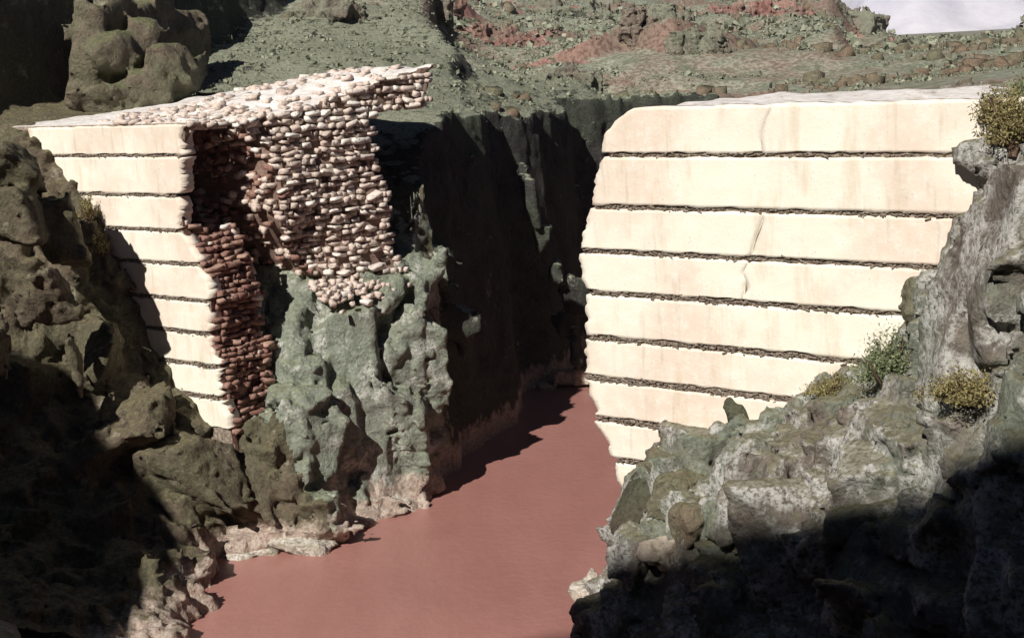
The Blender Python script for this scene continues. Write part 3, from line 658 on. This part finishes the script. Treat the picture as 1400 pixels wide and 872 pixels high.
boulder('rock_slab', ground(872, 690, 76.5, 91.5), (.9, 1.4, 2.6), dark, 'dark leaning slab at the lower left corner of the right dam', .3, -.55)
boulder('boulder', ground(905, 640, 75.5, 90.5), (1.3, 1.1, .9), brown, 'reddish brown boulder just behind the dark leaning slab', .2, .1)
boulder('boulder', ground(925, 668, 73.5, 88.5), (1.5, 1.3, 1.3), brown, 'rounded brown boulder right of the dark leaning slab', 1.1, 0)
boulder('boulder', ground(955, 705, 71, 86), (1.6, 1.3, 1.3), brown, 'brown grooved boulder at the shadow edge beside the leaning slab', .6, .2)
boulder('boulder', ground(1025, 672, 68.5, 83.5), (1.5, 1.2, 2.0), M['rock_right'], 'white streaked boulder in the middle of the right bank', .2, .1)
boulder('boulder', ground(1120, 752, 57.5, 72.5), (1.1, 1.0, .9), M['rock_right'], 'white and grey boulder jutting lowest into the right shadow', .1, .2)
boulder('rock_slab', ground(1200, 705, 58, 73), (3.0, 1.2, 1.1), M['rock_right'], 'long lichened outcrop overhanging the dark right corner', -.2, .28)
boulder('boulder', ground(905, 755, 74.5, 89.5), (1.2, 1.0, .9), pale, 'pale triangular boulder under the leaning slab', .4, -.3)
boulder('boulder', ground(812, 828, 78.6, 93.6), (1.1, 1.0, 1.3), pale, 'cream boulder at the river edge at the bottom of the picture', .3, .3)
boulder('boulder', ground(868, 760, 76.5, 91.5), (1.4, 1.2, 1.8), M['rock_right'], 'grey green boulder between the leaning slab and the river', .7, -.2)
boulder('rock_slab', ground(402, 738, 98.5, 113.5), (3.4, 1.4, .7), pale, 'pale flat slab at the waterline under the left bank', -.25, -.2)
boulder('boulder', ground(345, 758, 98, 113), (2.2, 1.4, .8), pale, 'low pale boulder at the river edge left of the flat slab', .2, .1)
boulder('boulder', ground(520, 696, 106.5, 121.5), (2.4, 1.5, .9), pale, 'pale pinkish boulder at the water under the green spur', .5, .1)
boulder('boulder', ground(572, 662, 110.5, 125.5), (1.8, 1.4, 1.4), pale, 'cream boulder at the far foot of the green spur', .6, 0)
boulder('boulder', ground(768, 516, 150, 165), (2.4, 1.5, 1.1), pale, 'whitish boulder where the river vanishes behind the right dam', .1, .1)
boulder('boulder', ground(742, 532, 148.5, 163.5), (1.0, .9, .7), pale, 'small whitish boulder at the far end of the river', .1, .1)

# ------------------------------------------------------------------ shrubs and scrub
def leaves(n, c, r, size, seed, flat=.0):
    g = np.random.default_rng(seed); u = g.normal(size=(n, 3)); u /= np.linalg.norm(u, axis=1, keepdims=True)
    cl = g.normal(size=(max(6, n//60), 3)); cl /= np.linalg.norm(cl, axis=1, keepdims=True); cl *= g.uniform(.35, .95, (len(cl), 1))
    p = cl[g.integers(0, len(cl), n)]+u*g.uniform(.05, .36, (n, 1)); p[:, 2] = np.abs(p[:, 2])
    p = p*np.asarray(r)+np.asarray(c)
    d1 = g.normal(size=(n, 3)); d1[:, 2] += .6; d1 /= np.linalg.norm(d1, axis=1, keepdims=True)
    d2 = np.cross(d1, g.normal(size=(n, 3))); d2 /= np.linalg.norm(d2, axis=1, keepdims=True)
    L = size*g.uniform(.6, 1.5, (n, 1)); w_ = L*g.uniform(.25, .45, (n, 1))
    v = np.stack([p-d1*L*.5, p+d2*w_*.5, p+d1*L*.5, p-d2*w_*.5], 1).reshape(-1, 3)
    return v, np.arange(4*n).reshape(n, 4)
def shrub(name, c, r, n, size, mat, label, seed, cat='shrub', group=None):
    c = np.asarray(c)*(1-.4/c[1])
    root = empty(name, c); tag(root, label, cat, group)
    v, f = leaves(n, (0, 0, 0), r, size, seed); mesh_obj('foliage', v, f, mat, root)
    g = np.random.default_rng(seed+1); vv, ff = [], []
    for i in range(9):             # a few stems
        a = g.uniform(-.1, .1, 3)*r; a[2] = -.25*r[2]; e = g.uniform(-.8, .8, 3)*r; e[2] = g.uniform(.4, .9)*r[2]; m_ = (a+e)/2+g.normal(0, .1, 3)*r
        ring = []
        for p, w_ in ((a, .05), (m_, .035), (e, .012)):
            for t in range(4): ring.append(p+np.array([math.cos(t*PI/2), math.sin(t*PI/2), 0])*w_*max(1, r[2]))
        o = len(vv); vv += ring
        for l in (0, 4):
            for t in range(4): ff.append((o+l+t, o+l+(t+1) % 4, o+l+4+(t+1) % 4, o+l+4+t))
    mesh_obj('stem', np.array(vv), np.array(ff), M['twig'], root)
    return root
shrub('shrub', ground(1218, 520, 62.5, 77.5, .25), (2.3, 1.6, 2.9), 5200, .2, M['leaf'], 'green feathery shrub at the lower right corner of the right dam face', 1)
shrub('shrub', ground(1135, 540, 67, 82, .25), (2.0, 1.2, 1.3), 2600, .17, M['leaf_dry'], 'dry brown shrub left of the green feathery shrub', 2)
shrub('shrub', ground(1340, 545, 54.5, 69.5, .25), (2.6, 1.6, 1.5), 5200, .17, M['leaf_dry'], 'yellow green tussock under the grey rock flank at right edge', 3)
shrub('shrub', ground(1290, 545, 58, 73, .25), (1.5, 1.1, 1.1), 2200, .16, M['leaf_dry'], 'small yellowish tussock beside the larger tussock on right bank', 4)
shrub('shrub', ground(1385, 195, 59, 74, .25), (1.5, 1.5, 2.8), 4600, .17, M['leaf_dry'], 'olive bush over the top right end of the dam', 5)
shrub('shrub', ground(1392, 150, 62, 77, .25), (1.8, 1.5, 1.7), 3200, .17, M['leaf'], 'green bush at right picture edge level with the dam crest', 6)
shrub('shrub', ground(122, 298, 103, 118, .25), (1.3, 1.0, 1.8), 1500, .22, M['leaf_dry'], 'brown shrub against the left edge of the left dam face', 7)
shrub('shrub', ground(138, 345, 103, 118, .25), (1.0, .9, 1.6), 1200, .22, M['leaf_dry'], 'lower brown shrub under the other by the left dam face', 8)
shrub('shrub', ground(75, 290, 100, 115, .25), (1.2, 1.0, 1.2), 1000, .2, M['leaf_dry'], 'brown shrub on top of the left hand crags', 9)
# craggy outcrops on the hills, each a thing
redrock = rock_material('red_outcrop_rock', (.1, .05, .045), (.3, .16, .135), (.26, .17, .14), (.42, .28, .24), .64, grass=(.24, .23, .17), grass_amt=.5, bleach=False)
hillrock = rock_material('brown_outcrop_rock', (.07, .055, .048), (.21, .17, .14), (.23, .235, .18), (.38, .35, .3), .64, grass=(.25, .26, .19), grass_amt=.8, bleach=False)
def outcrop(px, py, Y, w_, hh, mat, label, seed):
    g = np.random.default_rng(seed); c0 = W(px, py, Y); c0[2] = float(H(c0[:1], c0[1:2])[0]); bs = []
    for i in range(9):
        t = (i/8-.5); r_ = np.array([w_*g.uniform(.12, .24), w_*g.uniform(.14, .3), hh*g.uniform(.5, 1.05)*(1-1.0*abs(t))+.25*hh])
        bs.append(ell(c0+np.array([t*w_, g.normal(0, w_*.1), r_[2]*.15]), r_, g.uniform(-.6, .6), g.uniform(-.3, .3)))
    m = w_*.85; V, Q = surface_net(*rock_field(c0[0]-m, c0[0]+m, c0[1]-m, c0[1]+m, c0[2]-hh*1.6, c0[2]+hh*1.9, w_/44, .1, bs, seed*3., base=False, fine=hh*.13))
    o = mesh_obj('rock_outcrop', V-c0, Q, mat); o.location = c0
    return tag(o, label, 'rock outcrop', 'rocky outcrops on the hills')
for n, a in enumerate([
    (560, 32, 305, 17, 4.5, redrock, 'red outcrop at the top edge above the left dam'), (660, 50, 285, 13, 5.5, redrock, 'tallest red outcrop, in the middle of the hills'),
    (715, 50, 292, 11, 4.5, redrock, 'red outcrop just right of the tallest red one'), (500, 12, 320, 14, 4, hillrock, 'brown outcrop left of the top edge red outcrop'),
    (900, 92, 236, 9, 3.6, hillrock, 'brown outcrop above the left shoulder of the right dam'), (955, 100, 228, 8, 3, hillrock, 'low brown outcrop just above the right dam crest'),
    (1010, 55, 400, 16, 4, redrock, 'pinkish outcrop far off above the right dam'), (1075, 52, 405, 18, 5, redrock, 'broad reddish outcrop right of the pinkish far one'),
    (1140, 38, 440, 26, 7, hillrock, 'dark headland outcrop beside the gap with the sky'), (800, 82, 295, 12, 2.6, hillrock, 'long low outcrop in mid slope with a shadow'),
    (845, 40, 465, 22, 5, hillrock, 'far brown outcrop near the top edge at centre'), (740, 30, 420, 18, 4, hillrock, 'small far outcrop above the tallest red one'),
    (585, 62, 222, 7, 4.5, hillrock, 'steep outcrop at the right end of the hill behind the left dam'), (300, 22, 240, 15, 5, hillrock, 'outcrop at the top left behind the crag'),
    (820, 140, 182, 7, 3.4, hillrock, 'brown cliff knob at the rim above the gorge'), (780, 118, 205, 8, 2.2, hillrock, 'low outcrop on the green rise beyond the gorge'),
    (1180, 70, 330, 14, 2.6, hillrock, 'low brown outcrop on the flat below the sky gap'), (450, 60, 195, 7, 2, hillrock, 'low outcrop on the slope behind the left dam crest')]):
    outcrop(*a, seed=n+3)
shrub('shrub', W(1362, 165, 72.5), (1.3, 1.2, 1.7), 2600, .17, M['leaf_dry'], 'pale olive bush leaning onto the top right corner of the cream face', 10)
# low scrub on the hills
g = np.random.default_rng(5); n = 52000
aa = np.radians(g.uniform(-24, 24, n)); rr_ = 140*np.exp(g.uniform(0, 1, n)**1.1*1.45)
x, y = np.sin(aa)*rr_, np.cos(aa)*rr_; z = H(x, y)
dens = vnoise(x, y, 0*x, 30, 3.)+.6*vnoise(x, y, 0*x, 8, 5.)
s_, q_ = to_sq(x, y)
ok = (dens > -.35) & (chan_dist(x, y) > 3) & (z > -12) & ~((q_ < 21) & (s_ < 36))
x, y, z = x[ok], y[ok], z[ok]; rr2 = rr_[ok]; n = len(x); k_ = 5
sz = g.uniform(.12, .38, n)*(1+1.6*(g.random(n) < .12))*np.clip((rr2/300)**1.6*1.5, .3, 2.)
p = np.repeat(np.stack([x, y, z], 1), k_, 0); sc = np.repeat(sz, k_)[:, None]
off = g.normal(0, .45, (n*k_, 3)); off[:, 2] = np.abs(off[:, 2])*.8+.1; p = p+off*sc
d1 = g.normal(size=(n*k_, 3)); d1[:, 2] = np.abs(d1[:, 2])+.3; d1 /= np.linalg.norm(d1, axis=1, keepdims=True)
d2 = np.cross(d1, g.normal(size=(n*k_, 3))); d2 /= np.linalg.norm(d2, axis=1, keepdims=True)
v = np.stack([p-d1*sc*.6, p+d2*sc*.45, p+d1*sc*.6, p-d2*sc*.45], 1).reshape(-1, 3)
tag(mesh_obj('hillside_scrub', v, np.arange(len(v)).reshape(-1, 4), M['scrub']), 'low grey green scrub dotted over the hills beyond the dam', 'scrub', kind='stuff')
# loose rocks lying on the hills
n = 5200; aa = np.radians(g.uniform(-24, 24, n)); rr_ = 145*np.exp(g.uniform(0, 1, n)*1.4); x, y = np.sin(aa)*rr_, np.cos(aa)*rr_; z = H(x, y)
s_, q_ = to_sq(x, y); ok = (vnoise(x, y, 0*x, 24, 13.) > -.05) & (chan_dist(x, y) > 2.5) & (z > -12) & ~((q_ < 21) & (s_ < 36))
x, y, z = x[ok], y[ok], z[ok]; vv, ff, m_ = [], [], 0
for a, b, c in zip(x, y, z):
    v, f = SM[g.integers(12)]; sc = (.25+1.3*g.random()**4)*(1+np.hypot(a, b)/500)
    R_ = np.array(Matrix.Rotation(g.uniform(0, 6.3), 3, 'Z') @ Matrix.Rotation(g.normal(0, .4), 3, 'X'))
    vv.append((v*sc*g.uniform(.7, 1.3, 3))@R_.T+(a, b, c)); ff.append(f+m_); m_ += len(v)
tag(mesh_obj('hillside_rocks', np.concatenate(vv), np.concatenate(ff), brown), 'loose brown rocks strewn over the hills beyond the dam', 'rocks', kind='stuff')

# ------------------------------------------------------------------ the air
k = NT('haze_tinted_rock'); n1 = k.noise(.006, 5, .6)
M['mountain'] = k.finish(k.ramp(n1, [(.35, (.44, .43, .5)), (.65, (.6, .58, .63))]), .95, k.noise(.02, 4), .6, 8., .05)  # lavender of distant haze painted into the rock colour
xs_ = np.linspace(-400, 2600, 160); ys_ = np.linspace(3000, 4200, 60)
X, Y = np.meshgrid(xs_, ys_, indexing='ij')
rise = sst(745, 960, X+30*fbm(X, Y, 0*X, 90, 3, 1.))
Zm = -20+rise*300*sst(3000, 3700, Y)*(1+.12*fbm(X, Y, 0*X, 300, 4, 3.))+12*fbm(X, Y, 0*X, 120, 3, 2.)
i = np.arange(X.size).reshape(X.shape)
tag(mesh_obj('far_mountain', np.stack([X, Y, Zm], -1).reshape(-1, 3), np.stack([i[:-1, :-1], i[1:, :-1], i[1:, 1:], i[:-1, 1:]], -1).reshape(-1, 4), M['mountain']), kind='structure')
def box(name, lo, hi, mat):
    v = [(x, y, z) for x in (lo[0], hi[0]) for y in (lo[1], hi[1]) for z in (lo[2], hi[2])]
    return mesh_obj(name, v, [(0, 1, 3, 2), (4, 6, 7, 5), (0, 4, 5, 1), (2, 3, 7, 6), (0, 2, 6, 4), (1, 5, 7, 3)], mat)
hm = bpy.data.materials.new('pale_air'); hm.use_nodes = True; hn = hm.node_tree.nodes; hn.clear()
pv = hn.new('ShaderNodeVolumePrincipled'); pv.inputs['Color'].default_value = (.78, .82, .95, 1); pv.inputs['Density'].default_value = 5e-5; pv.inputs['Anisotropy'].default_value = 0.
ho = hn.new('ShaderNodeOutputMaterial'); hm.node_tree.links.new(pv.outputs[0], ho.inputs['Volume'])
tag(box('haze', (-6500, -6500, -60), (6500, 6500, 420), hm), 'thin pale haze over the far land', 'haze', kind='stuff')
